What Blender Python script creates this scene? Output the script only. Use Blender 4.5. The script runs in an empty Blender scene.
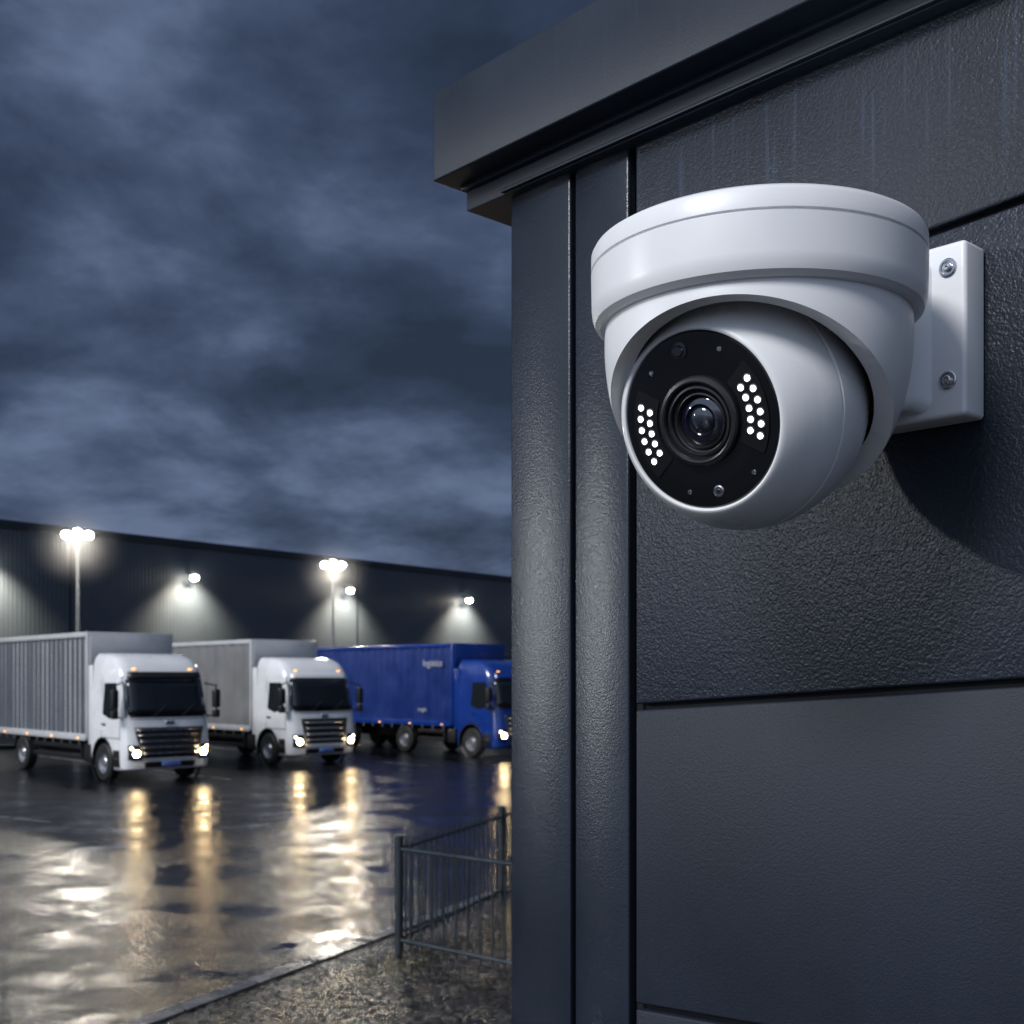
import bpy, bmesh, math, random
from mathutils import Vector, Matrix, Quaternion
random.seed(7)
sc = bpy.context.scene
sc.view_settings.view_transform = 'Standard'
sc.view_settings.look = 'None'
sc.view_settings.exposure = 0
H = 2.7   # eye height

# ------------------------------------------------------------------ helpers
def link(o):
    sc.collection.objects.link(o); return o

def empty(name, loc=(0,0,0), rz=0):
    e = bpy.data.objects.new(name, None); link(e)
    e.empty_display_size = 0.2
    e.location = loc; e.rotation_euler = (0,0,rz)
    return e

def parent_world(o, e):
    o.parent = e
    M = Matrix.Translation(e.location) @ e.rotation_euler.to_matrix().to_4x4()
    o.matrix_parent_inverse = M.inverted()

def finish(name, bm, mat=None, smooth=True, ang=35, parent=None, world=False, recalc=True):
    if recalc: bmesh.ops.recalc_face_normals(bm, faces=bm.faces[:])
    me = bpy.data.meshes.new(name)
    bm.to_mesh(me); bm.free()
    mats = mat if isinstance(mat, (list,tuple)) else [mat]
    for m in mats:
        if m: me.materials.append(m)
    if smooth:
        for p in me.polygons: p.use_smooth = True
        me.set_sharp_from_angle(angle=math.radians(ang))
    o = bpy.data.objects.new(name, me); link(o)
    if parent:
        if world: parent_world(o, parent)
        else: o.parent = parent
    return o

def bm_box(bm, x0,x1,y0,y1,z0,z1, bevel=0, seg=2, mi=0):
    r = bmesh.ops.create_cube(bm, size=1)
    vs = r['verts']
    for v in vs:
        v.co = Vector(((x0+x1)/2+v.co.x*(x1-x0), (y0+y1)/2+v.co.y*(y1-y0), (z0+z1)/2+v.co.z*(z1-z0)))
    fs = set()
    for v in vs:
        for f in v.link_faces: fs.add(f)
    for f in fs: f.material_index = mi
    if bevel:
        es = set()
        for v in vs:
            for e in v.link_edges: es.add(e)
        bmesh.ops.bevel(bm, geom=list(es), offset=bevel, segments=seg, affect='EDGES', profile=0.5)

def box(name, x0,x1,y0,y1,z0,z1, mat, bevel=0, seg=2, parent=None, world=False):
    bm = bmesh.new(); bm_box(bm, x0,x1,y0,y1,z0,z1, bevel, seg)
    return finish(name, bm, mat, parent=parent, world=world)

def bm_lathe(bm, prof, M, seg=64, mi=0):
    rings = []
    for r,h in prof:
        if r < 1e-6: rings.append([bm.verts.new(M @ Vector((0,0,h)))])
        else: rings.append([bm.verts.new(M @ Vector((r*math.cos(2*math.pi*i/seg), r*math.sin(2*math.pi*i/seg), h))) for i in range(seg)])
    for a,b in zip(rings, rings[1:]):
        for i in range(seg):
            j = (i+1)%seg
            if len(a)==1 and len(b)==1: continue
            if len(a)==1: f = bm.faces.new((a[0],b[i],b[j]))
            elif len(b)==1: f = bm.faces.new((a[i],a[j],b[0]))
            else: f = bm.faces.new((a[i],a[j],b[j],b[i]))
            f.material_index = mi

def axisM(origin, axis):
    q = Vector(axis).normalized().to_track_quat('Z','Y')
    return Matrix.Translation(Vector(origin)) @ q.to_matrix().to_4x4()

def lathe(name, prof, origin, axis, mat, seg=64, parent=None, world=False, ang=35):
    bm = bmesh.new(); bm_lathe(bm, prof, axisM(origin, axis), seg)
    return finish(name, bm, mat, parent=parent, world=world, ang=ang)

def bm_tube(bm, p0, p1, r, seg=10, mi=0):
    p0=Vector(p0); p1=Vector(p1); L=(p1-p0).length
    bm_lathe(bm, [(0,0),(r,0),(r,L),(0,L)], axisM(p0, p1-p0), seg, mi)

# ------------------------------------------------------------------ materials
def newmat(name):
    m = bpy.data.materials.new(name); m.use_nodes = True
    nt = m.node_tree; b = nt.nodes['Principled BSDF']
    return m, nt, b

def N(nt, t, **kw):
    n = nt.nodes.new(t)
    for k,v in kw.items(): setattr(n,k,v)
    return n

def mat(name, col, rough=0.5, metal=0, var=0.12, vscale=6, bump=0, bscale=200, bdist=0.001, spec=0.5, coat=0, rvar=0.08):
    m, nt, b = newmat(name)
    tc = N(nt,'ShaderNodeTexCoord')
    n = N(nt,'ShaderNodeTexNoise'); n.inputs['Scale'].default_value=vscale; n.inputs['Detail'].default_value=5
    nt.links.new(tc.outputs['Object'], n.inputs['Vector'])
    mr = N(nt,'ShaderNodeMapRange'); mr.inputs['From Min'].default_value=.3; mr.inputs['From Max'].default_value=.7
    mr.inputs['To Min'].default_value=1-var; mr.inputs['To Max'].default_value=1+var
    nt.links.new(n.outputs['Fac'], mr.inputs['Value'])
    vm = N(nt,'ShaderNodeVectorMath', operation='SCALE'); vm.inputs[0].default_value=col[:3]
    nt.links.new(mr.outputs['Result'], vm.inputs['Scale'])
    nt.links.new(vm.outputs['Vector'], b.inputs['Base Color'])
    rr = N(nt,'ShaderNodeMapRange'); rr.inputs['From Min'].default_value=.3; rr.inputs['From Max'].default_value=.7
    rr.inputs['To Min'].default_value=max(0.02,rough-rvar); rr.inputs['To Max'].default_value=min(1,rough+rvar)
    nt.links.new(n.outputs['Fac'], rr.inputs['Value']); nt.links.new(rr.outputs['Result'], b.inputs['Roughness'])
    b.inputs['Metallic'].default_value = metal
    b.inputs['Specular IOR Level'].default_value = spec
    b.inputs['Coat Weight'].default_value = coat
    b.inputs['Coat Roughness'].default_value = 0.08
    if bump:
        n2 = N(nt,'ShaderNodeTexNoise'); n2.inputs['Scale'].default_value=bscale; n2.inputs['Detail'].default_value=3
        nt.links.new(tc.outputs['Object'], n2.inputs['Vector'])
        bp = N(nt,'ShaderNodeBump'); bp.inputs['Strength'].default_value=bump; bp.inputs['Distance'].default_value=bdist
        nt.links.new(n2.outputs['Fac'], bp.inputs['Height']); nt.links.new(bp.outputs['Normal'], b.inputs['Normal'])
    return m

def emat(name, col, strength):
    m, nt, b = newmat(name)
    b.inputs['Base Color'].default_value=(*col,1)
    b.inputs['Emission Color'].default_value=(*col,1)
    b.inputs['Emission Strength'].default_value=strength
    return m

WX, WY = 0.6797, -0.7335           # wall horizontal direction
U = Vector((WX,WY,0)); Nn = Vector((WY,-WX,0)); CORNER = Vector((0.001,1.6,0))

def wall_mat(name, col, emboss, bscale, rough, streaks=False):
    m, nt, b = newmat(name)
    tc = N(nt,'ShaderNodeTexCoord'); P = tc.outputs['Object']
    L = nt.links.new
    v = N(nt,'ShaderNodeTexNoise'); v.inputs['Scale'].default_value=bscale; v.inputs['Detail'].default_value=3; v.inputs['Roughness'].default_value=.55; v.inputs['Distortion'].default_value=.6
    L(P, v.inputs['Vector'])
    v2 = N(nt,'ShaderNodeTexVoronoi'); v2.inputs['Scale'].default_value=bscale*1.6
    L(P, v2.inputs['Vector'])
    mx = N(nt,'ShaderNodeMath', operation='MULTIPLY_ADD'); L(v2.outputs['Distance'], mx.inputs[0]); mx.inputs[1].default_value=-.35; L(v.outputs['Fac'], mx.inputs[2])
    bp = N(nt,'ShaderNodeBump'); bp.inputs['Strength'].default_value=emboss; bp.inputs['Distance'].default_value=0.003
    L(mx.outputs[0], bp.inputs['Height']); L(bp.outputs['Normal'], b.inputs['Normal'])
    n = N(nt,'ShaderNodeTexNoise'); n.inputs['Scale'].default_value=4; n.inputs['Detail'].default_value=6; n.inputs['Roughness'].default_value=.6
    L(P, n.inputs['Vector'])
    mr = N(nt,'ShaderNodeMapRange'); mr.inputs['From Min'].default_value=.3; mr.inputs['From Max'].default_value=.72
    mr.inputs['To Min'].default_value=.75; mr.inputs['To Max'].default_value=1.3
    L(n.outputs['Fac'], mr.inputs['Value'])
    fac = mr.outputs['Result']
    rr = N(nt,'ShaderNodeMapRange'); rr.inputs['From Min'].default_value=.3; rr.inputs['From Max'].default_value=.7
    rr.inputs['To Min'].default_value=rough-.03; rr.inputs['To Max'].default_value=rough+.05
    L(n.outputs['Fac'], rr.inputs['Value']); L(rr.outputs['Result'], b.inputs['Roughness'])
    du = N(nt,'ShaderNodeVectorMath', operation='DOT_PRODUCT'); L(P, du.inputs[0]); du.inputs[1].default_value=U
    dz = N(nt,'ShaderNodeSeparateXYZ'); L(P, dz.inputs[0])
    a = N(nt,'ShaderNodeMath', operation='MULTIPLY'); L(du.outputs['Value'], a.inputs[0]); a.inputs[1].default_value=110
    c = N(nt,'ShaderNodeMath', operation='MULTIPLY'); L(dz.outputs['Z'], c.inputs[0]); c.inputs[1].default_value=3.0
    cb = N(nt,'ShaderNodeCombineXYZ'); L(a.outputs[0], cb.inputs[0]); L(c.outputs[0], cb.inputs[1])
    s = N(nt,'ShaderNodeTexNoise'); s.inputs['Scale'].default_value=1; s.inputs['Detail'].default_value=2
    L(cb.outputs[0], s.inputs['Vector'])
    sm = N(nt,'ShaderNodeMapRange'); sm.inputs['From Min'].default_value=.58; sm.inputs['From Max'].default_value=.74; L(s.outputs['Fac'], sm.inputs['Value'])
    zm = N(nt,'ShaderNodeMapRange'); L(dz.outputs['Z'], zm.inputs['Value'])
    if streaks:
        zm.inputs['From Min'].default_value=H+.46; zm.inputs['From Max'].default_value=H+.58; amt=2.6
    else:
        zm.inputs['From Min'].default_value=H-.6; zm.inputs['From Max'].default_value=H+.5; amt=.3
    k = N(nt,'ShaderNodeMath', operation='MULTIPLY'); L(sm.outputs[0],k.inputs[0]); L(zm.outputs[0],k.inputs[1])
    k2 = N(nt,'ShaderNodeMath', operation='MULTIPLY_ADD'); L(k.outputs[0],k2.inputs[0]); k2.inputs[1].default_value=amt; L(fac,k2.inputs[2])
    vm = N(nt,'ShaderNodeVectorMath', operation='SCALE'); vm.inputs[0].default_value=col; L(k2.outputs[0], vm.inputs['Scale'])
    L(vm.outputs['Vector'], b.inputs['Base Color'])
    return m

M_panel  = wall_mat('cladding_embossed', (.0088,.0136,.0230), .36, 210, .36)
M_panelT = wall_mat('cladding_embossed_top', (.0088,.0136,.0230), .26, 220, .40, streaks=True)
M_panelL = wall_mat('cladding_fine_grain', (.0080,.0125,.0218), .18, 360, .46)
M_trim   = wall_mat('cladding_trim', (.0083,.0127,.0208), .14, 300, .26)
M_roof   = wall_mat('roof_flashing_metal', (.0088,.0150,.0280), .06, 300, .43)
M_gap    = mat('joint_black', (.003,.003,.004), .7)
M_white  = mat('white_powdercoat', (.74,.75,.765), .36, bump=.08, bscale=700, bdist=.0007, var=.03, vscale=14)
M_white2 = mat('white_plastic_ball', (.78,.79,.80), .30, bump=.04, bscale=900, bdist=.0005, var=.02, vscale=14)
M_black  = mat('black_gloss', (.004,.004,.005), .12, var=.2, coat=.3)
M_blackS = mat('black_satin', (.014,.014,.016), .32)
M_window = mat('led_window_black', (.008,.008,.009), .26)
M_gap_shade = mat('shroud_gap_shade', (.006,.006,.006), .7)  # black for the shroud's inner faces, painting in the shade of the gap
M_steel  = mat('brushed_steel', (.55,.56,.58), .28, metal=1)
M_led    = emat('led_white', (1,.97,.93), 6)
M_glassL = mat('lens_glass', (.006,.007,.016), .03, coat=1, rvar=0, spec=1.0)

# ------------------------------------------------------------------ foreground building
bld = empty('metal_clad_building', (0,1.6,0))
def W(t,d,z): return CORNER + U*t + Nn*d + Vector((0,0,z))

def obox(name, t0,t1,d0,d1,z0,z1, m, bevel=0.002, seg=2, tilt0=0, tilt1=0, parent=None):
    """box in wall coordinates; tilt = slope of lower/upper edge along t"""
    bm = bmesh.new()
    vs=[]
    for t in (t0,t1):
        for d in (d0,d1):
            for k in (0,1):
                z = (z0+tilt0*(t-t0)) if k==0 else (z1+tilt1*(t-t0))
                vs.append(bm.verts.new(W(t,d,z)))
    for f in ((0,1,3,2),(4,6,7,5),(0,4,5,1),(2,3,7,6),(0,2,6,4),(1,5,7,3)):
        bm.faces.new([vs[i] for i in f])
    bmesh.ops.recalc_face_normals(bm, faces=bm.faces[:])
    if bevel: bmesh.ops.bevel(bm, geom=bm.edges[:], offset=bevel, segments=seg, affect='EDGES', profile=.5)
    return finish(name, bm, m, parent=parent or bld, world=True)

TE = 3.3; TL = .0655
obox('core', .004, TE-.004, -2.4, -.014, 0, H+.65, M_gap, 0)
obox('corner_trim', 0, .1105, -.03, .004, 0, H+.66, M_trim, .003, 3)
obox('corner_trim_side', -.001, .02, -2.4, -.032, 0, H+.66, M_trim, .002)
obox('pilaster', .117, .207, -.013, .002, 0, H+.66, M_trim, .003, 3)
T0 = .2165
g=.0035
def seamz(base, t): return base + TL*(t-.225)
seams = [-2.7-.3, -2.55, -2.19,-1.83,-1.47,-1.11,-.751,-.391,-.0323,.410]
for i in range(1,len(seams)-1):
    lo, hi = seams[i], seams[i+1]
    mm = M_panel if i==len(seams)-2 else M_panelL
    obox('wall_panel', T0, TE, -.013, 0, H+seamz(lo,T0)+g, H+seamz(hi,T0)-g, mm, .003, 3, TL, TL)
obox('wall_panel_top', T0, TE, -.013, 0, H+seamz(.410,T0)+g, H+.66, M_panelT, .003, 3, TL, 0)
obox('plinth', -.01, TE+.01, -2.41, -.0135, 0, .14, M_gap, .003)
obox('roof_fascia', -.095, TE+.1, -2.5, .060, H+.676, H+.798, M_roof, .003, 3)
obox('roof_moulding', -.080, TE+.08, -2.49, .024, H+.6685, H+.685, M_roof, .002)
obox('roof_moulding_lower', -.075, TE+.07, -2.47, .017, H+.6416, H+.671, M_roof, .002)
obox('roof_drip_bead', -.0005, TE+.07, .0165, .0225, H+.6436, H+.6480, M_roof, .0012)

# ------------------------------------------------------------------ security camera
RC = Vector((.2192,1.08,H))
cam_e = empty('security_camera', (RC.x,RC.y,H+.3))
def cl(name, prof, origin, axis, m, seg=128, ang=30): return lathe(name, prof, origin, axis, m, seg, cam_e, True, ang)
rs=.976
cl('mount_ring', [(r*rs,h) for r,h in [(0,.3905),(.134,.3905),(.144,.389),(.149,.386),(.1512,.382),(.1514,.3685),(.1496,.3680),(.1496,.3663),(.1514,.3658),
     (.1508,.335),(.1500,.328),(.1475,.3215),(.143,.3180),(.137,.3172),(.10,.3172),(0,.3172)]], RC, (0,0,1), M_white, 192)
bm = bmesh.new()
prof = [(.1350,.3175),(.1355,.305),(.1352,.290),(.1335,.272),(.1300,.252),(.1240,.232),(.1155,.212),(.104,.194),(.090,.178),(.072,.165)]
def crs(P, n=6):
    out=[]
    for i in range(len(P)-1):
        p0=Vector(P[max(i-1,0)]);p1=Vector(P[i]);p2=Vector(P[i+1]);p3=Vector(P[min(i+2,len(P)-1)])
        for k in range(n):
            t=k/n
            out.append(tuple(.5*((2*p1)+(-p0+p2)*t+(2*p0-5*p1+4*p2-p3)*t*t+(-p0+3*p1-3*p2+p3)*t**3)))
    out.append(tuple(P[-1])); return out
bm_lathe(bm, crs(prof), Matrix.Translation(RC), 256)
pn = Vector((.232,.50,.835)).normalized()
pA = Vector((.191,.948,H+.304))
bmesh.ops.bisect_plane(bm, geom=bm.verts[:]+bm.edges[:]+bm.faces[:], plane_co=pA, plane_no=pn, clear_inner=True)
bmesh.ops.remove_doubles(bm, verts=bm.verts[:], dist=.0002)
sh = finish('shroud', bm, [M_white,M_gap_shade], parent=cam_e, world=True)
so = sh.modifiers.new('s','SOLIDIFY'); so.thickness=.0175; so.offset=-1; so.use_even_offset=True; so.material_offset=1  # second slot blackens the inside, as painted shade around the ball
bv = sh.modifiers.new('b','BEVEL'); bv.width=.0025; bv.segments=3; bv.angle_limit=math.radians(45); bv.harden_normals=True

BC = Vector((.2085,1.078,H+.2440))
A = Vector((-.632,-.715,-.306)).normalized()
R=.1085
DH=.0035
pr=[(0,-R)]
for i in range(1,200):
    ph = -math.pi/2 + i*math.pi/200*1.0
    r,h = R*math.cos(ph), R*math.sin(ph)
    if h>.049: break
    if .0225<h<.0245: r-=.0014
    pr.append((r,h))
pr += crs([(.0955,.0515+DH*.2),(.0905,.0600+DH*.5),(.0855,.0668+DH*.8),(.0810,.0717+DH),(.0785,.0738+DH)],4)
pr += [(.0770,.0742+DH),(.0758,.0738+DH),(.0752,.0725+DH),(.0750,.070+DH)]
cl('ball_housing', pr, BC, A, M_white2, 192, 25)
FC = BC + A*DH
cl('face_glass', [(.0752,.0700),(.0748,.0722),(.0738,.0730),(.036,.0732),(.030,.0725)], FC, A, M_black, 128)
cl('lens_barrel', [(.0382,.0730),(.0380,.0765),(.0368,.0780),(.0342,.0788),(.0328,.0782),(.0318,.0765),(.0312,.0740),(.0304,.0738),(.0299,.0755),(.0280,.0760),(.0270,.0745),
     (.0265,.0715),(.0243,.0705),(.0239,.0725),(.0226,.0730),(.0218,.0715),(.0210,.0680)], FC, A, M_blackS, 96, 20)
cl('lens_glass', [(.0214,.0675),(.0207,.0690),(.0175,.0712),(.0145,.0722),(.0138,.0700),(.0130,.0690),(.0122,.0705),(.0098,.0724),(.0055,.0737),(0,.0741)], FC, A, M_glassL, 64, 25)
d = -A; e1 = d.cross(Vector((0,0,1))).normalized(); e2 = e1.cross(d).normalized()
ro = math.radians(4.5)
E1 = e1*math.cos(ro)+e2*math.sin(ro); E2 = -e1*math.sin(ro)+e2*math.cos(ro)
def F(x,y,h): return FC + A*h + E1*x + E2*y
for side in (-1,1):
    bm = bmesh.new(); n=24; ang=math.radians(36)
    ra, rb = .0425,.0660
    loops=[]
    for h in (.0730,.0742):
        pts=[]
        for i in range(n+1):
            a=-ang+2*ang*i/n; pts.append(bm.verts.new(F(side*rb*math.cos(a), rb*math.sin(a), h)))
        for i in range(n,-1,-1):
            a=-ang+2*ang*i/n; pts.append(bm.verts.new(F(side*ra*math.cos(a), ra*math.sin(a), h)))
        loops.append(pts)
    m_=len(loops[0])
    for i in range(m_):
        j=(i+1)%m_; bm.faces.new((loops[0][i],loops[0][j],loops[1][j],loops[1][i]))
    for i in range(n):
        bm.faces.new((loops[1][i],loops[1][i+1],loops[1][m_-2-i],loops[1][m_-1-i]))
    finish('led_window', bm, M_window, smooth=True, parent=cam_e, world=True)
    bm = bmesh.new(); bmr = bmesh.new()
    for col,(r,k) in enumerate(((.0495,5),(.0590,6))):
        for i in range(k):
            a = math.radians((i-(k-1)/2)*(10.6 if k==5 else 9.6)) 
            p = F(side*r*math.cos(a), r*math.sin(a), 0)
            bm_lathe(bm, [(.0023,.0742),(.0023,.0750),(.0016,.0758),(0,.0761)], axisM(p, A), 16)
            bm_lathe(bmr, [(.0037,.0740),(.0037,.0748),(.0027,.0750),(.0025,.0744)], axisM(p, A), 16)
    finish('led_array', bm, M_led, parent=cam_e, world=True)
    finish('led_bezels', bmr, M_steel, parent=cam_e, world=True)
def dot(name,x,y,r,m,h=.0015):
    cl(name, [(r,.0728),(r,.0730+h*.6),(r*.8,.0730+h),(0,.0730+h)], F(x,y,0), A, m, 24)
dot('light_sensor',-.004,.0610,.0075,M_blackS); dot('light_sensor_core',-.004,.0610,.0048,M_glassL,.003)
dot('face_screw',.003,-.0615,.0052,M_steel); dot('face_screw_core',.003,-.0615,.0022,M_blackS,.0022)
for x,y in ((-.036,.050),(.034,.053),(-.026,-.057),(.040,-.052)):
    dot('face_pin',x,y,.0021,M_steel)
t0p,t1p = .4155,.6505
obox('wall_plate', t0p,t1p, .0005,.039, H+.2430,H+.4040, M_white, .0045, 4, parent=cam_e)
tc_=.530
def arm_loft():
    bm=bmesh.new(); secs=[]
    for dd,hw,z0,z1,rr in ((.038,.088,.2500,.394,.012),(.050,.080,.2520,.390,.014),(.075,.072,.245,.388,.018),(.110,.066,.236,.385,.02),(.150,.060,.236,.38,.02)):
        ring=[]
        for cx,cz,a0 in ((hw-rr,z1-rr,0),(-hw+rr,z1-rr,90),(-hw+rr,z0+rr,180),(hw-rr,z0+rr,270)):
            for k in range(7):
                a=math.radians(a0+15*k)
                ring.append(bm.verts.new(W(tc_+cx+rr*math.cos(a), dd, H+cz+rr*math.sin(a))))
        secs.append(ring)
    for a,b in zip(secs,secs[1:]):
        for i in range(len(a)):
            j=(i+1)%len(a); bm.faces.new((a[i],a[j],b[j],b[i]))
    return finish('bracket_arm', bm, M_white, parent=cam_e, world=True, ang=50)
arm_loft()
for z in (.2770,.3810):
    p = W(.6335,0,H+z)
    cl('plate_screw', [(.0085,.0388),(.0085,.0405),(.0075,.0412),(.0062,.0412),(.0058,.0400),(.0040,.0400),(.0040,.0425),(.0030,.0432),(.0012,.0430),(.0011,.0415),(0,.0415)], p, Nn, M_steel, 32)

# ------------------------------------------------------------------ ground
def asphalt():
    m, nt, b = newmat('wet_asphalt'); L=nt.links.new
    tc=N(nt,'ShaderNodeTexCoord'); P=tc.outputs['Object']
    big=N(nt,'ShaderNodeTexNoise'); big.inputs['Scale'].default_value=.8; big.inputs['Detail'].default_value=10; big.inputs['Roughness'].default_value=.74
    L(P,big.inputs['Vector'])
    pud=N(nt,'ShaderNodeMapRange'); pud.inputs['From Min'].default_value=.46; pud.inputs['From Max'].default_value=.60; L(big.outputs['Fac'],pud.inputs['Value'])
    fine=N(nt,'ShaderNodeTexNoise'); fine.inputs['Scale'].default_value=16; fine.inputs['Detail'].default_value=5; fine.inputs['Roughness'].default_value=.7; L(P,fine.inputs['Vector'])
    ag=N(nt,'ShaderNodeTexVoronoi'); ag.inputs['Scale'].default_value=28; L(P,ag.inputs['Vector'])
    h=N(nt,'ShaderNodeMath',operation='MULTIPLY_ADD'); L(ag.outputs['Distance'],h.inputs[0]); h.inputs[1].default_value=-.8; L(fine.outputs['Fac'],h.inputs[2])
    rip=N(nt,'ShaderNodeTexNoise'); rip.inputs['Scale'].default_value=7; rip.inputs['Detail'].default_value=4; L(P,rip.inputs['Vector'])
    dry=N(nt,'ShaderNodeMapRange'); dry.inputs['To Min'].default_value=1; dry.inputs['To Max'].default_value=.14; L(pud.outputs[0],dry.inputs['Value'])
    hh=N(nt,'ShaderNodeMath',operation='MULTIPLY'); L(h.outputs[0],hh.inputs[0]); L(dry.outputs[0],hh.inputs[1])
    bp=N(nt,'ShaderNodeBump'); bp.inputs['Strength'].default_value=.9; bp.inputs['Distance'].default_value=.009; L(hh.outputs[0],bp.inputs['Height'])
    bp2=N(nt,'ShaderNodeBump'); bp2.inputs['Strength'].default_value=.35; bp2.inputs['Distance'].default_value=.006; L(rip.outputs['Fac'],bp2.inputs['Height']); L(bp.outputs['Normal'],bp2.inputs['Normal'])
    L(bp2.outputs['Normal'],b.inputs['Normal'])
    ro_=N(nt,'ShaderNodeMapRange'); ro_.inputs['To Min'].default_value=.17; ro_.inputs['To Max'].default_value=.05; L(pud.outputs[0],ro_.inputs['Value']); L(ro_.outputs[0],b.inputs['Roughness'])
    sp_=N(nt,'ShaderNodeMapRange'); sp_.inputs['To Min'].default_value=.10; sp_.inputs['To Max'].default_value=.34; L(pud.outputs[0],sp_.inputs['Value']); L(sp_.outputs[0],b.inputs['Specular IOR Level'])
    cr=N(nt,'ShaderNodeMapRange'); cr.inputs['From Min'].default_value=.3; cr.inputs['From Max'].default_value=.7; cr.inputs['To Min'].default_value=.3; cr.inputs['To Max'].default_value=1.7; L(fine.outputs['Fac'],cr.inputs['Value'])
    cr2=N(nt,'ShaderNodeMath',operation='MULTIPLY'); L(cr.outputs[0],cr2.inputs[0]); 
    dk=N(nt,'ShaderNodeMapRange'); dk.inputs['To Min'].default_value=1; dk.inputs['To Max'].default_value=.5; L(pud.outputs[0],dk.inputs['Value']); L(dk.outputs[0],cr2.inputs[1])
    vm=N(nt,'ShaderNodeVectorMath',operation='SCALE'); vm.inputs[0].default_value=(.0095,.0110,.0150); L(cr2.outputs[0],vm.inputs['Scale']); L(vm.outputs[0],b.inputs['Base Color'])
    return m
M_asph=asphalt()
bm=bmesh.new(); vs=[bm.verts.new(c) for c in ((-900,-600,0),(900,-600,0),(900,1400,0),(-900,1400,0))]; bm.faces.new(vs)
finish('ground', bm, M_asph, smooth=False)
M_line=mat('worn_road_paint',(.13,.13,.125),.3,var=.8,vscale=3)
def strip(name,p0,p1,w,z,m):
    p0=Vector(p0);p1=Vector(p1); dd=(p1-p0).normalized(); s=Vector((-dd.y,dd.x))*w/2
    bm=bmesh.new(); vs=[bm.verts.new((*(q),z)) for q in (p0+s,p1+s,p1-s,p0-s)]; bm.faces.new(vs)
    return finish(name,bm,m,smooth=False)
hd=Vector((.669,-.743)); lt=Vector((.743,.669))
for k,base in enumerate((Vector((-13.2,28.4)),Vector((-8.3,33.3)),Vector((-3.3,38.4)),Vector((2.2,43)))):
    strip('bay_marking', base+hd*1.0, base-hd*13, .12, .004, M_line)
strip('road_marking', (-16,27.6), (-8.8,22.8), .13, .004, M_line)

kd=Vector((.424,.906)).normalized(); kn=Vector((kd.y,-kd.x))   # kn points right
K0=Vector((-2.69,9.42))
def vergemat():
    m,nt,b=newmat('wet_setts_and_soil'); L=nt.links.new
    tc=N(nt,'ShaderNodeTexCoord'); P=tc.outputs['Object']
    v=N(nt,'ShaderNodeTexVoronoi',feature='F1'); v.inputs['Scale'].default_value=11; L(P,v.inputs['Vector'])
    ve=N(nt,'ShaderNodeTexVoronoi',feature='DISTANCE_TO_EDGE'); ve.inputs['Scale'].default_value=11; L(P,ve.inputs['Vector'])
    em=N(nt,'ShaderNodeMapRange'); em.inputs['From Max'].default_value=.16; L(ve.outputs['Distance'],em.inputs['Value'])
    n=N(nt,'ShaderNodeTexNoise'); n.inputs['Scale'].default_value=2; n.inputs['Detail'].default_value=8; L(P,n.inputs['Vector'])
    cr=N(nt,'ShaderNodeValToRGB'); cr.color_ramp.elements[0].position=.35; cr.color_ramp.elements[0].color=(.018,.017,.016,1); cr.color_ramp.elements[1].position=.7; cr.color_ramp.elements[1].color=(.08,.070,.056,1)
    L(n.outputs['Fac'],cr.inputs[0])
    bw=N(nt,'ShaderNodeRGBToBW'); L(v.outputs['Color'],bw.inputs[0])
    bb=N(nt,'ShaderNodeMath',operation='MULTIPLY'); L(bw.outputs[0],bb.inputs[0]); L(em.outputs[0],bb.inputs[1])
    vm=N(nt,'ShaderNodeVectorMath',operation='SCALE'); L(cr.outputs[0],vm.inputs[0]); 
    b2=N(nt,'ShaderNodeMath',operation='MULTIPLY_ADD'); L(bb.outputs[0],b2.inputs[0]); b2.inputs[1].default_value=2.1; b2.inputs[2].default_value=.05
    L(b2.outputs[0],vm.inputs['Scale']); L(vm.outputs[0],b.inputs['Base Color'])
    n3=N(nt,'ShaderNodeTexNoise'); n3.inputs['Scale'].default_value=60; L(P,n3.inputs['Vector'])
    hs=N(nt,'ShaderNodeMath',operation='MULTIPLY_ADD'); L(n3.outputs['Fac'],hs.inputs[0]); hs.inputs[1].default_value=.3; L(em.outputs[0],hs.inputs[2])
    bp=N(nt,'ShaderNodeBump'); bp.inputs['Strength'].default_value=1; bp.inputs['Distance'].default_value=.02; L(hs.outputs[0],bp.inputs['Height']); L(bp.outputs[0],b.inputs['Normal'])
    b.inputs['Roughness'].default_value=.2
    return m
M_verge=vergemat()
bm=bmesh.new()
a=K0-kd*7.5+kn*.14; c=K0+kd*25+kn*.14
pts=[a,c,c+kn*14,a+kn*14]
bm.faces.new([bm.verts.new((p.x,p.y,.11)) for p in pts])
finish('verge', bm, M_verge, smooth=False)
M_kerb=mat('wet_kerb_concrete',(.085,.085,.088),.26,var=.4,vscale=5,bump=.4,bscale=60,bdist=.004)
bm=bmesh.new()
i=-8
while i<27:
    x0=i*.915
    r=bmesh.ops.create_cube(bm,size=1)
    for v in r['verts']:
        s=(v.co.x+.5)*.905+x0; l=(v.co.y+.5)*.15-.005; z=(v.co.z+.5)*.125
        p=K0+kd*s+kn*l; v.co=Vector((p.x,p.y,z))
    es={e for v in r['verts'] for e in v.link_edges}
    bmesh.ops.bevel(bm,geom=list(es),offset=.012,segments=2,affect='EDGES')
    i+=1
finish('kerb', bm, M_kerb)
M_grass=mat('dead_wet_grass',(.070,.066,.026),.5,var=.5,vscale=4)
bm=bmesh.new()
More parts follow.
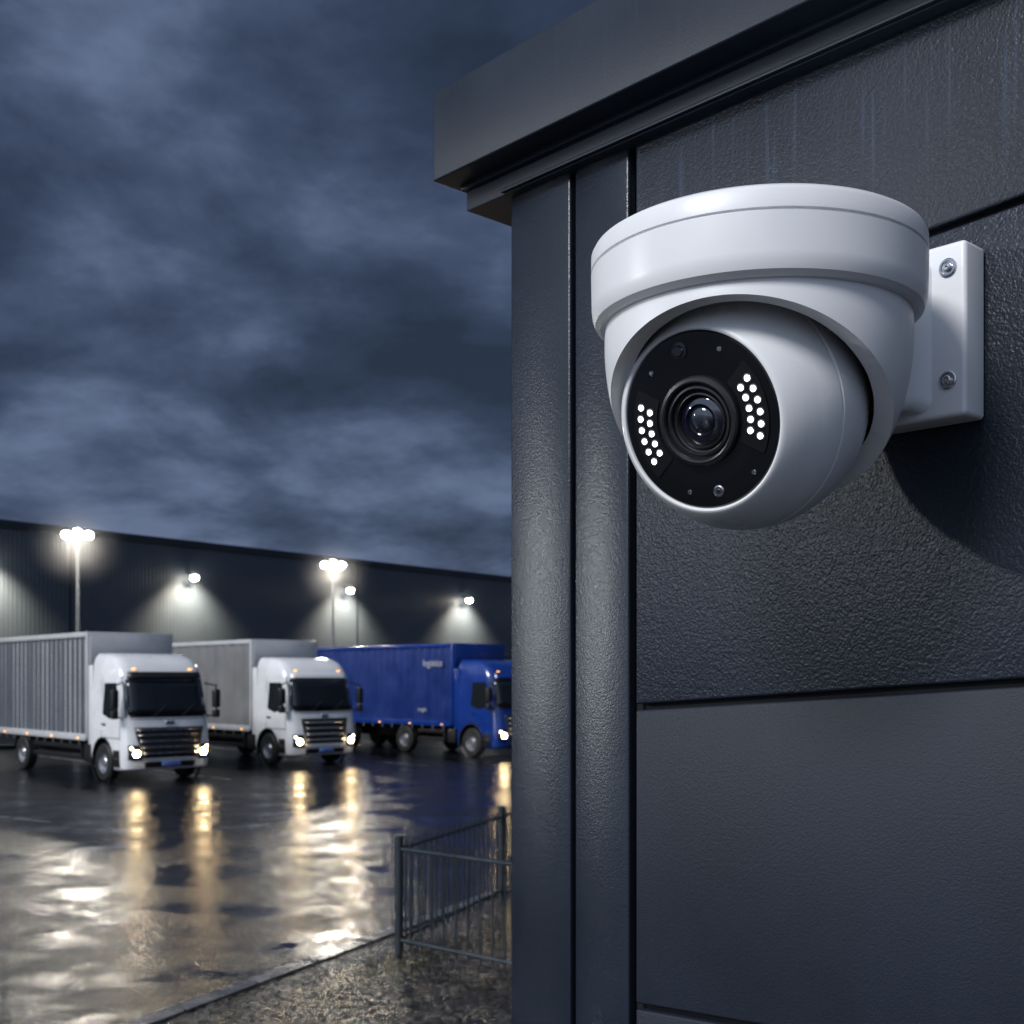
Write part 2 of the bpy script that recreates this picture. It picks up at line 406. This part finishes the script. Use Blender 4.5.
for _ in range(18000):
    s=random.uniform(1.6,10); l=random.uniform(.30,3.6)
    dens=math.sin(s*2.1+l*3)+math.sin(l*5.3-s*1.3)
    if dens<random.uniform(-.4,1.9): continue
    p=K0+kd*s+kn*l; a=random.uniform(0,6.28); hh=random.uniform(.015,.07); w=.0045
    dx,dy=math.cos(a)*w,math.sin(a)*w; lx,ly=random.uniform(-.05,.05),random.uniform(-.05,.05)
    bm.faces.new([bm.verts.new(q) for q in ((p.x-dx,p.y-dy,.108),(p.x+dx,p.y+dy,.108),(p.x+lx,p.y+ly,.11+hh))])
finish('grass', bm, M_grass, smooth=False)

M_fence=mat('galvanised_dark_fence',(.04,.050,.056),.32,metal=.5)
fe=empty('metal_fence',(-1.07,11.37,0))
f0=Vector((-1.07,11.37)); fd=Vector((1.07,3.03)).normalized()
bm=bmesh.new()
def fence_run(bm,f0,fd,nb,sp,post_every,ztop,first=True):
    Ltot=nb*sp
    for z in (.24,ztop-.07):
        p=f0; q=f0+fd*Ltot
        bm_tube(bm,(p.x,p.y,z),(q.x,q.y,z),.018,8)
    for i in range(nb+1):
        p=f0+fd*(i*sp)
        if i%post_every==0:
            if i==0 and not first: continue
            bm_tube(bm,(p.x,p.y,.10),(p.x,p.y,ztop+.03),.040,12)
            bm_lathe(bm,[(.048,0),(.048,.02),(0,.035)],Matrix.Translation((p.x,p.y,ztop+.03)),12)
        else:
            bm_tube(bm,(p.x,p.y,.17),(p.x,p.y,ztop),.010,6)
fence_run(bm,f0,fd,66,.15,19,1.17)
fence_run(bm,f0,Vector((1.07,-.95)).normalized(),19,.15,19,1.17,False)
o=finish('railings',bm,M_fence,parent=fe,world=True)

# ------------------------------------------------------------------ warehouse
wh=empty('warehouse',(-26.5,62,0))
WD=Vector((26.5,34.7)).normalized(); WNn=Vector((WD.y,-WD.x))   # normal toward yard
W0=Vector((-26.5,62)); WLEN=math.hypot(26.5,34.7)
def whp(s,dn,z):
    p=W0+WD*s+WNn*dn; return Vector((p.x,p.y,z))
M_wh=mat('warehouse_cladding',(.062,.078,.100),.5,var=.10,vscale=.3)
M_whd=mat('warehouse_parapet',(.024,.030,.038),.45)
M_door=mat('dock_door',(.08,.09,.10),.45)
def whbox(name,s0,s1,d0,d1,z0,z1,m,bev=0):
    bm=bmesh.new(); vs=[]
    for s in (s0,s1):
        for dn in (d0,d1):
            for z in (z0,z1): vs.append(bm.verts.new(whp(s,dn,z)))
    for f in ((0,1,3,2),(4,6,7,5),(0,4,5,1),(2,3,7,6),(0,2,6,4),(1,5,7,3)): bm.faces.new([vs[i] for i in f])
    return finish(name,bm,m,parent=wh,world=True)
bm=bmesh.new()
s=-45; prev=None; rib=.25
S1=95
while s<S1:
    for off,dn in ((0,0),(.11,0),(.14,.010),(.22,.010)):
        a_=bm.verts.new(whp(s+off,dn,0)); b_=bm.verts.new(whp(s+off,dn,10.7))
        if prev: bm.faces.new((prev[0],a_,b_,prev[1]))
        prev=(a_,b_)
    s+=rib
finish('facade',bm,M_wh,smooth=False,parent=wh,world=True)
whbox('body',-45,S1,-60,-.05,0,10.6,M_whd)
whbox('parapet',-45.1,S1+.1,-.3,.12,10.6,11.0,M_whd)
whbox('plinth',-45,S1,-.04,.10,0,1.0,M_whd)
for sj in range(-40,90,22):
    whbox('joint_post',sj,sj+.14,-.04,.04,1.0,10.6,M_whd)
for k,sj in enumerate(range(-38,88,11)):
    whbox('dock_frame',sj-.25,sj+4.25,.10,.18,0,4.6,M_whd)
    bm=bmesh.new(); z=.9
    while z<4.3:
        for (za,zb,da,db) in ((z,z+.30,.20,.20),(z+.30,z+.34,.20,.18),(z+.34,z+.34,.18,.2)):
            vs=[bm.verts.new(c) for c in (whp(sj,da,za),whp(sj+4,da,za),whp(sj+4,db,zb),whp(sj,db,zb))]
            if zb>za: bm.faces.new(vs)
        z+=.34
    finish('dock_door',bm,M_door,smooth=False,parent=wh,world=True)
M_lamp=emat('lamp_warm_white',(1,.92,.78),40)
M_lampW=emat('floodlight_white',(1,.95,.86),80)
M_metal=mat('lamp_grey_metal',(.12,.13,.14),.4,metal=.5)
def halo_mat(dens):
    m=bpy.data.materials.new('lamp_halo_mist'); m.use_nodes=True; nt=m.node_tree
    nt.nodes.remove(nt.nodes['Principled BSDF']); out=nt.nodes['Material Output']
    v=N(nt,'ShaderNodeVolumeScatter'); v.inputs['Color'].default_value=(1,1,1,1)
    tc=N(nt,'ShaderNodeTexCoord'); ln=N(nt,'ShaderNodeVectorMath',operation='LENGTH'); nt.links.new(tc.outputs['Object'],ln.inputs[0])
    mr=N(nt,'ShaderNodeMapRange',interpolation_type='SMOOTHSTEP'); mr.inputs['From Min'].default_value=0; mr.inputs['From Max'].default_value=1; mr.inputs['To Min'].default_value=dens; mr.inputs['To Max'].default_value=0
    nt.links.new(ln.outputs['Value'],mr.inputs['Value']); nt.links.new(mr.outputs[0],v.inputs['Density']); nt.links.new(v.outputs[0],out.inputs['Volume'])
    return m
M_halo=halo_mat(.045)
def halo_mist(parent,loc,rad):  # scatter sphere added around a lamp to give it a halo
    bm=bmesh.new(); bmesh.ops.create_icosphere(bm,subdivisions=3,radius=1)
    o=finish('lamp_halo_mist',bm,M_halo,parent=parent); o.location=loc; o.scale=(rad,)*3
    return o
for s_ in (-.607,-.313,-.02,.2705,.566,.856,1.15,1.44):
    s=s_*WLEN
    whbox('wall_lamp_bracket',s-.06,s+.06,.04,.62,9.00,9.10,M_metal)
    p=whp(s,.70,8.80)
    o=lathe('wall_lamp_head',[(0,.30),(.20,.26),(.26,.10),(.26,.08)],p,(0,0,1),M_metal,20,wh,True)
    o=lathe('wall_lamp_bulb',[(0,.09),(.20,.08),(.25,-.02),(.23,-.14),(.15,-.22),(0,-.25)],p,(0,0,1),M_lamp,20,wh,True)
    ld=bpy.data.lights.new('wall_lamp_light','SPOT'); ld.energy=4000; ld.color=(1,.86,.64); ld.spot_size=math.radians(112); ld.spot_blend=.9; ld.shadow_soft_size=.25; ld.specular_factor=0
    lo=bpy.data.objects.new('wall_lamp_light',ld); link(lo); lo.location=whp(s,1.65,9.0)
    lo.rotation_euler=Vector((-WNn.x*.45,-WNn.y*.45,-1)).to_track_quat('-Z','Y').to_euler()
    parent_world(lo,wh)

# ------------------------------------------------------------------ yard lamps
def street_lamp(loc,ztop,aim=(0,-1),power=2500,halo=True,sf=0.0,col=(1,.92,.78)):
    e=empty('street_lamp',(loc[0],loc[1],0), math.atan2(aim[1],aim[0])+math.pi/2)
    bm=bmesh.new()
    bm_lathe(bm,[(.20,0),(.20,.05),(.12,.08),(.11,1.2),(.09,1.25),(.055,ztop-.1),(0,ztop-.1)],Matrix.Identity(4),16)
    bm_tube(bm,(-.55,0,ztop-.12),(.55,0,ztop-.12),.04,8)
    for x in (-.44,0,.44):
        bm_tube(bm,(x,0,ztop-.12),(x,-.1,ztop+.02),.03,8)
    finish('pole',bm,M_metal,parent=e)
    for x in (-.44,0,.44):
        R_=Matrix.Translation((x,-.12,ztop-.02+(.10 if x==0 else 0)))@Matrix.Rotation(math.radians(-58),4,'X')@Matrix.Scale(.62,4)
        bm=bmesh.new(); bm_lathe(bm,[(.10,.26),(.18,.22),(.30,.06),(.33,.03),(.33,-.01),(.30,-.01)],R_,24); finish('lamp_head',bm,M_metal,parent=e)
        bm=bmesh.new(); bm_lathe(bm,[(.30,.0),(.29,-.04),(.18,-.08),(0,-.10)],R_,24); finish('lamp_lens',bm,M_lampW,parent=e)
    ld=bpy.data.lights.new('lamp_light','SPOT'); ld.energy=power; ld.color=col; ld.spot_size=math.radians(170); ld.spot_blend=.5; ld.shadow_soft_size=.35; ld.specular_factor=sf
    lo=bpy.data.objects.new('lamp_light',ld); link(lo); lo.parent=e; lo.location=(0,-.60,ztop-.22)
    lo.rotation_euler=(math.radians(-40),0,0)
    if halo: halo_mist(e,(0,-.3,ztop-.05),2.3)
    return e
street_lamp((-18.1,50),8.75,(.3,-1),2000)
street_lamp((-9.25,62),8.65,(.2,-1),2000)
street_lamp((-28,3.3),8.2,(1,-.05),4300,False,1.0,(.93,.97,1))     # added unseen lamp, off to the left, for the sheen on the corner trim

# ------------------------------------------------------------------ lorries
M_glass=mat('tinted_glass',(.008,.011,.014),.06,coat=.6,rvar=.02)
M_tyre=mat('tyre',(.012,.012,.012),.65)
M_rim=mat('wheel_rim',(.35,.36,.38),.35,metal=.7)
M_chas=mat('chassis_black',(.010,.010,.011),.45)
M_chrome=mat('chrome_bar',(.4,.4,.42),.25,metal=.9)
M_head=emat('headlight_warm',(1,.66,.30),30)
M_headW=emat('headlight_white',(1,.74,.40),110)
M_amber=emat('marker_amber',(1,.42,.08),3)
M_plate=mat('number_plate',(.10,.16,.42),.4)
def apply_boolean(o, cutter):
    md=o.modifiers.new('cut','BOOLEAN'); md.operation='DIFFERENCE'; md.object=cutter; md.solver='EXACT'
    dg=bpy.context.evaluated_depsgraph_get(); dg.update()
    me=bpy.data.meshes.new_from_object(o.evaluated_get(dg))
    o.modifiers.clear(); o.data=me
    bpy.data.objects.remove(cutter)
def truck(loc, cab_mat, side_mat, box_mat, boxL, wheels, corr=.035, style=0, text=None, curtain_pitch=.22, lights=True):
    e=empty('delivery_truck',(loc[0],loc[1],0),math.radians(42))
    lev=[(.34,.10,1.19),(.38,.03,1.22),(.60,-.02,1.24),(.95,-.02,1.25),(1.10,.02,1.25),(1.60,.06,1.25),(1.78,.09,1.245),(2.72,.33,1.21),(2.85,.38,1.20),(3.05,.50,1.18),(3.25,.72,1.14),(3.36,1.0,1.08),(3.42,1.35,1.0)]
    def interp(z):
        for a,b in zip(lev,lev[1:]):
            if a[0]<=z<=b[0]:
                t=(z-a[0])/(b[0]-a[0]); return a[1]+(b[1]-a[1])*t, a[2]+(b[2]-a[2])*t
        return lev[-1][1:] if z>lev[-1][0] else lev[0][1:]
    Rc=.30
    def yfront(x,z):
        yf,hw=interp(z); y=yf+.05*(x/hw)**2
        ex=abs(x)-(hw-Rc)
        if ex>0: y+=Rc-math.sqrt(max(Rc*Rc-ex*ex,0))
        return y
    yb=2.15
    bm=bmesh.new(); rings=[]
    for z,yf,hw in lev:
        ring=[]
        xs=[-hw+Rc*(1-math.cos(math.radians(a))) for a in (0,20,40,60,90)]
        xs=xs+[-.5,0,.5]+[-x for x in reversed(xs)]
        ring.append(bm.verts.new((-hw,yb,z)))
        for x in xs: ring.append(bm.verts.new((x,yfront(x,z),z)))
        ring.append(bm.verts.new((hw,yb,z)))
        rings.append(ring)
    for a,b in zip(rings,rings[1:]):
        for i in range(len(a)):
            j=(i+1)%len(a); bm.faces.new((a[i],a[j],b[j],b[i]))
    bm.faces.new(rings[-1]); bm.faces.new(list(reversed(rings[0])))
    cab=finish('cab',bm,[cab_mat,M_chas],ang=28)
    bm=bmesh.new()
    for sx in (-1,1):
        bm_lathe(bm,[(0,0),(.62,0),(.62,.8),(0,.8)],axisM((sx*.80,1.40,.52),(sx,0,0)),32,1)
    cut=finish('cut',bm,[cab_mat,M_chas],smooth=False)
    apply_boolean(cab,cut)
    cab.parent=e
    def fpanel(name,x0b,x1b,x0t,x1t,z0,z1,m,off=.012,nx=14,nz=5):
        bm=bmesh.new(); g=[]
        for k in range(nz+1):
            z=z0+(z1-z0)*k/nz; a=x0b+(x0t-x0b)*k/nz; b=x1b+(x1t-x1b)*k/nz
            g.append([bm.verts.new((a+(b-a)*i/nx, yfront(a+(b-a)*i/nx,z)-off, z)) for i in range(nx+1)])
        for k in range(nz):
            for i in range(nx): bm.faces.new((g[k][i],g[k][i+1],g[k+1][i+1],g[k+1][i]))
        o=finish(name,bm,m,parent=e,ang=60,recalc=False)
        s_=o.modifiers.new('s','SOLIDIFY'); s_.thickness=.02; s_.offset=-1
        return o
    fpanel('windscreen_surround',-1.16,1.16,-1.13,1.13,1.72,2.80,M_chas,.010)
    fpanel('windscreen',-1.12,1.12,-1.08,1.08,1.78,2.72,M_glass,.022)
    fpanel('sun_visor',-1.05,1.05,-1.02,1.02,2.76,2.92,cab_mat if style else M_chas,.09)
    if style==0:
        fpanel('grille_surround',-.80,.80,-.98,.98,.66,1.46,M_chas,.016)
        for z in (.76,.92,1.08,1.24,1.38): fpanel('grille_bar',-.74-.16*(z-.74)/.6,.74+.16*(z-.74)/.6,-.75-.16*(z-.74)/.6,.75+.16*(z-.74)/.6,z,z+.03,M_chrome,.04,10,1)
    else:
        fpanel('grille_surround',-.72,.72,-.86,.86,.72,1.50,M_chas,.016)
        for z in (.80,.98,1.16,1.34): fpanel('grille_bar',-.66,.66,-.70,.70,z,z+.05,M_rim,.04,10,1)
    fpanel('bumper_intake',-.70,.70,-.72,.72,.40,.56,M_chas,.012)
    fpanel('bumper_seam',-1.18,1.18,-1.18,1.18,.60,.615,M_chas,.006,14,1)
    fpanel('panel_seam',-1.2,1.2,-1.2,1.2,1.665,1.68,M_chas,.006,14,1)
    fpanel('badge',-.12,.12,-.12,.12,1.53,1.63,M_chrome,.02,4,2)
    bm=bmesh.new(); bm_box(bm,-.26,.26,-.075,-.05,.44,.56,.004); finish('number_plate',bm,M_plate,parent=e)
    bm=bmesh.new()
    for sx in (-.45,.35):
        y=yfront(sx,1.8)-.05; bm_tube(bm,(sx,y,1.74),(sx+.42,yfront(sx+.42,2.1)-.04,2.05),.014,6)
    finish('wipers',bm,M_chas,parent=e)
    for sx in (-1,1):
        a0,a1=(.80,1.14)
        x0,x1=(a0,a1) if sx>0 else (-a1,-a0)
        fpanel('headlight_housing',x0,x1,x0,x1,.62,1.0,M_glass,.014,6,3)
        M=axisM((sx*.95,yfront(sx*.95,.78)-.02,.78),(0,-1,0)); M2=axisM((sx*1.06,yfront(sx*1.06,.74)-.0,.92),(sx*.3,-1,0))
        bm=bmesh.new(); bm_lathe(bm,[(.09,0),(.085,.03),(.055,.045),(0,.05)],M,18); finish('headlight',bm,M_headW,parent=e)
        bm=bmesh.new(); bm_lathe(bm,[(.035,0),(.03,.03),(.02,.04),(0,.045)],M2,18); finish('running_light',bm,M_head,parent=e)
        X=sx*1.252
        bm=bmesh.new()
        pts=[(.42,1.80),(.62,2.62),(1.35,2.62),(1.42,1.80),(1.0,1.68)]
        f=[bm.verts.new((sx*(interp(z)[1]+.006),y,z)) for y,z in pts]; bm.faces.new(f)
        o=finish('side_window',bm,M_glass,smooth=False,parent=e)
        bm=bmesh.new()
        for (y0,y1,z0,z1) in ((.34,.36,1.12,2.7),(1.50,1.52,1.18,2.7),(.34,1.52,1.16,1.18)):
            vs=[bm.verts.new((sx*(interp(z)[1]+.005),y,z)) for y,z in ((y0,z0),(y1,z0),(y1,z1),(y0,z1))]; bm.faces.new(vs)
        finish('door_gap',bm,M_chas,smooth=False,parent=e)
        box('door_handle',min(X,X+sx*.03),max(X,X+sx*.03),1.22,1.42,1.50,1.55,M_chas,.005,parent=e)
        box('step_well',min(X-.02*sx,X+sx*.012),max(X-.02*sx,X+sx*.012),.36,.72,.42,.86,M_chas,.004,parent=e)
        box('step_tread',min(X,X+sx*.03),max(X,X+sx*.03),.38,.70,.62,.66,M_chrome,.004,parent=e)
        bm=bmesh.new()
        bm_lathe(bm,[(.62,.0),(.62,.05),(.66,.05),(.67,.0)],axisM((sx*1.225,1.40,.52),(sx,0,0)),40)
        finish('wheel_arch_lip',bm,M_chas,parent=e)
        bm=bmesh.new()
        xm=sx*1.45; ym=.22
        bm_box(bm,xm-.10,xm+.10,ym-.09,ym+.09,1.95,2.45,.05,3); bm_box(bm,xm-.09,xm+.09,ym-.08,ym+.08,1.68,1.90,.04,3)
        bm_tube(bm,(sx*1.18,.40,2.62),(xm,ym,2.55),.022,8); bm_tube(bm,(xm,ym,2.58),(xm,ym,1.68),.02,8); bm_tube(bm,(sx*1.22,.34,1.72),(xm,ym,1.74),.022,8)
        finish('mirror',bm,M_chas,parent=e)
        box('side_fairing',min(sx*1.20,sx*1.235),max(sx*1.20,sx*1.235),2.10,2.38,.95,3.1,cab_mat,.01,parent=e)
    bm=bmesh.new()
    for x in (-.8,.8): bm_box(bm,x-.05,x+.05,yfront(x,3.0)-.04,yfront(x,3.0)+.05,2.98,3.01,.01)
    finish('roof_markers',bm,M_amber,parent=e)
    bm=bmesh.new()
    bm_box(bm,-.5,.5,.5,2.4+boxL-.1,.55,.95)
    bm_box(bm,-1.0,1.0,2.1,2.35,.6,2.9)
    bm_box(bm,-1.2,-.7,2.35,2.8,.45,.95,.05); bm_box(bm,.7,1.2,2.35,3.4,.45,.95,.05)
    for sx in (-1,1):
        for z in (.50,.78): bm_box(bm,sx*1.16-.02,sx*1.16+.02,3.0,max(wheels[0]-.75,3.2),z,z+.12,.01)
        bm_box(bm,sx*1.16-.02,sx*1.16+.02,2.95,3.03,.5,1.05)
    bm_box(bm,-1.2,1.2,2.4+boxL-.15,2.4+boxL-.05,.45,.6)
    finish('chassis',bm,M_chas,parent=e)
    y0=2.42; y1=y0+boxL; zb=1.08; zt=4.02; bw=1.26
    bm=bmesh.new()
    bm_box(bm,-bw+.08,bw-.08,y0+.02,y1-.02,zb+.02,zt-.02)
    bm_box(bm,-bw,bw,y0,y0+.12,zb,zt,.03)
    bm_box(bm,-bw,bw,y1-.12,y1,zb,zt,.02)
    bm_box(bm,-bw,bw,y0+.12,y1-.12,zt-.14,zt,.015)
    bm_box(bm,-bw,bw,y0+.12,y1-.12,zb-.04,zb+.14,.01)
    bm_box(bm,-bw+.1,bw-.1,y0-.02,y0+.02,3.2,3.9,.01)
    finish('cargo_body',bm,box_mat,parent=e)
    for sx in (-1,1):
        bm=bmesh.new(); n=int((boxL-.24)/(curtain_pitch/8)); prev=None
        for i in range(n+1):
            y=y0+.12+(boxL-.24)*i/n
            ph=(y/curtain_pitch)*math.pi
            dx=corr*(1-abs(math.cos(ph))**3) + .006*math.sin(y*3.1)+.004*math.sin(y*7.7)
            x=sx*(bw-.02-corr+dx)
            a_=bm.verts.new((x,y,zb+.14)); b_=bm.verts.new((x-sx*.008,y,zt-.14))
            if prev: bm.faces.new((prev[0],a_,b_,prev[1]))
            prev=(a_,b_)
        finish('curtain_side',bm,side_mat,parent=e,ang=50)
        bm=bmesh.new()
        yy=y0+.6
        while yy<y1-.3:
            bm_box(bm,sx*(bw+.012)-.012,sx*(bw+.012)+.012,yy-.035,yy+.035,zb+.00,zb+.035,.004); yy+=1.9
        finish('side_markers',bm,M_amber,parent=e)
        bm=bmesh.new(); yy=y0+.5
        while yy<y1-.2:
            bm_box(bm,sx*(bw+.01)-.012,sx*(bw+.01)+.012,yy-.02,yy+.02,zb-.16,zb-.02); yy+=.62
        finish('curtain_buckles',bm,M_rim,parent=e)
    tyre=[(.30,-.15),(.47,-.15),(.505,-.11),(.51,0),(.505,.11),(.47,.15),(.30,.15)]
    rim=[(.30,.14),(.29,.11),(.25,.03),(.16,.02),(.15,.10),(.12,.13),(0,.13)]
    for y in [1.40]+list(wheels):
        for sx in (-1,1):
            M=axisM((sx*1.10,y,.51),(sx,0,0))
            bm=bmesh.new(); bm_lathe(bm,tyre,M,32)
            bm_lathe(bm,[(.30,-.15),(0,-.1)],M,32); finish('tyre',bm,M_tyre,parent=e)
            bm=bmesh.new(); bm_lathe(bm,rim,M,32)
            for k in range(8):
                a=k*math.pi/4; c=M@Vector((.2*math.cos(a),.2*math.sin(a),.03)); bm_tube(bm,c,c+Vector((sx*.03,0,0)),.02,6)
            finish('wheel_rim',bm,M_rim,parent=e)
            if y>2:
                bm=bmesh.new(); pv=None
                for k in range(13):
                    a=math.radians(15+150*k/12); c=(y+.60*math.cos(a),.51+.58*math.sin(a))
                    A_=bm.verts.new((sx*.95,c[0],min(c[1],1.03))); B_=bm.verts.new((sx*1.26,c[0],min(c[1],1.03)))
                    if pv: bm.faces.new((pv[0],A_,B_,pv[1]))
                    pv=(A_,B_)
                finish('mudguard',bm,M_chas,parent=e)
    if text:
        for (s_,size,yy,zz) in text:
            cu=bpy.data.curves.new('lettering','FONT'); cu.body=s_; cu.size=size; cu.extrude=.004
            o=bpy.data.objects.new('lettering',cu); link(o); o.parent=e; cu.materials.append(M_wtext)
            o.location=(-bw-.03,yy,zz); o.rotation_euler=(math.radians(90),0,math.radians(-90))
    return e
M_wtext=mat('white_lettering',(.42,.42,.44),.4)
M_cabW=mat('truck_white_paint',(.70,.71,.72),.25,coat=.5,var=.06,vscale=1.5)
M_curG=mat('curtain_grey',(.075,.085,.100),.4,var=.15,vscale=1.2)
M_boxG=mat('body_light_grey',(.46,.47,.48),.35,var=.08,vscale=1.5)
M_curW=mat('curtain_offwhite',(.19,.192,.195),.4,var=.12,vscale=1.2)
M_cabB=mat('truck_blue_paint',(.005,.030,.19),.22,coat=.6,var=.1,vscale=1.5)
M_curB=mat('curtain_blue',(.004,.021,.13),.38,var=.2,vscale=1.2)
truck((-9.05,31.80),M_cabW,M_curG,M_boxG,7.6,(7.3,),corr=.08,curtain_pitch=.34)
truck((-5.88,37.84),M_cabW,M_curW,M_boxG,7.4,(6.9,),corr=.03,style=1,curtain_pitch=.62)
truck((.43,41.84),M_cabB,M_curB,M_cabB,8.9,(5.3,9.0,10.2),corr=.05,style=1,curtain_pitch=.42,text=(('logistics',.36,4.1,3.2),('freight',.20,4.4,1.55)))

# ------------------------------------------------------------------ sky
w=bpy.data.worlds.new('World'); sc.world=w; w.use_nodes=True
nt=w.node_tree; L=nt.links.new; bg=nt.nodes['Background']
tc=N(nt,'ShaderNodeTexCoord'); G=tc.outputs['Generated']
sx=N(nt,'ShaderNodeSeparateXYZ'); L(G,sx.inputs[0])
zc=N(nt,'ShaderNodeMath',operation='ADD'); L(sx.outputs['Z'],zc.inputs[0]); zc.inputs[1].default_value=.27
zc2=N(nt,'ShaderNodeMath',operation='MAXIMUM'); L(zc.outputs[0],zc2.inputs[0]); zc2.inputs[1].default_value=.08
dx=N(nt,'ShaderNodeMath',operation='DIVIDE'); L(sx.outputs['X'],dx.inputs[0]); L(zc2.outputs[0],dx.inputs[1])
dy=N(nt,'ShaderNodeMath',operation='DIVIDE'); L(sx.outputs['Y'],dy.inputs[0]); L(zc2.outputs[0],dy.inputs[1])
cb=N(nt,'ShaderNodeCombineXYZ'); L(dx.outputs[0],cb.inputs[0]); L(dy.outputs[0],cb.inputs[1]); cb.inputs[2].default_value=8.1
n1=N(nt,'ShaderNodeTexNoise'); n1.inputs['Scale'].default_value=2.3; n1.inputs['Detail'].default_value=11; n1.inputs['Roughness'].default_value=.57; n1.inputs['Distortion'].default_value=.15; L(cb.outputs[0],n1.inputs['Vector'])
n2=N(nt,'ShaderNodeTexNoise'); n2.inputs['Scale'].default_value=.9; n2.inputs['Detail'].default_value=3; L(cb.outputs[0],n2.inputs['Vector'])
mxn=N(nt,'ShaderNodeMath',operation='MULTIPLY_ADD'); L(n2.outputs['Fac'],mxn.inputs[0]); mxn.inputs[1].default_value=.6
n1s=N(nt,'ShaderNodeMath',operation='MULTIPLY'); L(n1.outputs['Fac'],n1s.inputs[0]); n1s.inputs[1].default_value=.8; L(n1s.outputs[0],mxn.inputs[2])
cr=N(nt,'ShaderNodeValToRGB'); E=cr.color_ramp.elements
E[0].position=.59; E[0].color=(.019,.030,.057,1)
E[1].position=.85; E[1].color=(.118,.158,.262,1)
m_=E.new(.67); m_.color=(.031,.047,.090,1)
m_=E.new(.75); m_.color=(.057,.082,.148,1)
L(mxn.outputs[0],cr.inputs[0])
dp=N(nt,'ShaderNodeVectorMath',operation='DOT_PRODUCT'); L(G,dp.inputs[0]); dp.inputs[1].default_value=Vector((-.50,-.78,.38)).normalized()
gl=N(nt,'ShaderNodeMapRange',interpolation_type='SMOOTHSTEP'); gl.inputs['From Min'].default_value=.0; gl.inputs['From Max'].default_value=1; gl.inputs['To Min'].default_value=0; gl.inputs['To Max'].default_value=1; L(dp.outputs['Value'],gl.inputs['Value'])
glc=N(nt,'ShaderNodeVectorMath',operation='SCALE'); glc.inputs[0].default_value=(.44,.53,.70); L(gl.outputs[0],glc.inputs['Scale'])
sky=N(nt,'ShaderNodeTexSky'); sky.sky_type='NISHITA'; sky.sun_disc=False; sky.sun_elevation=math.radians(4); sky.sun_rotation=math.radians(212)
sks=N(nt,'ShaderNodeVectorMath',operation='SCALE'); L(sky.outputs[0],sks.inputs[0]); sks.inputs['Scale'].default_value=.003
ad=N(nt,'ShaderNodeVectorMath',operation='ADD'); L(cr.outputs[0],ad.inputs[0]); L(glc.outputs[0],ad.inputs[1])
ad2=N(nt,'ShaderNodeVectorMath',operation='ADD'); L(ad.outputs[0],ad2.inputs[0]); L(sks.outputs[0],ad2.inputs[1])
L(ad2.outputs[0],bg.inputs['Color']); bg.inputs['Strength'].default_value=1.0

sd=bpy.data.lights.new('sun','SUN'); sd.energy=2.8; sd.angle=math.radians(16); sd.color=(1,.985,.97)
so_=bpy.data.objects.new('sun',sd); link(so_)
so_.rotation_euler=Vector((.57,.56,-.64)).to_track_quat('-Z','Y').to_euler()

# ------------------------------------------------------------------ camera
cd=bpy.data.cameras.new('camera'); co=bpy.data.objects.new('camera',cd); link(co)
co.location=(0,0,H); co.rotation_euler=(math.radians(90),0,0)
cd.sensor_width=36; cd.lens=1200/1024*36; cd.shift_y=168/1024
cd.clip_start=.05; cd.clip_end=3000
cd.dof.use_dof=True; cd.dof.focus_distance=1.06; cd.dof.aperture_fstop=15
sc.camera=co
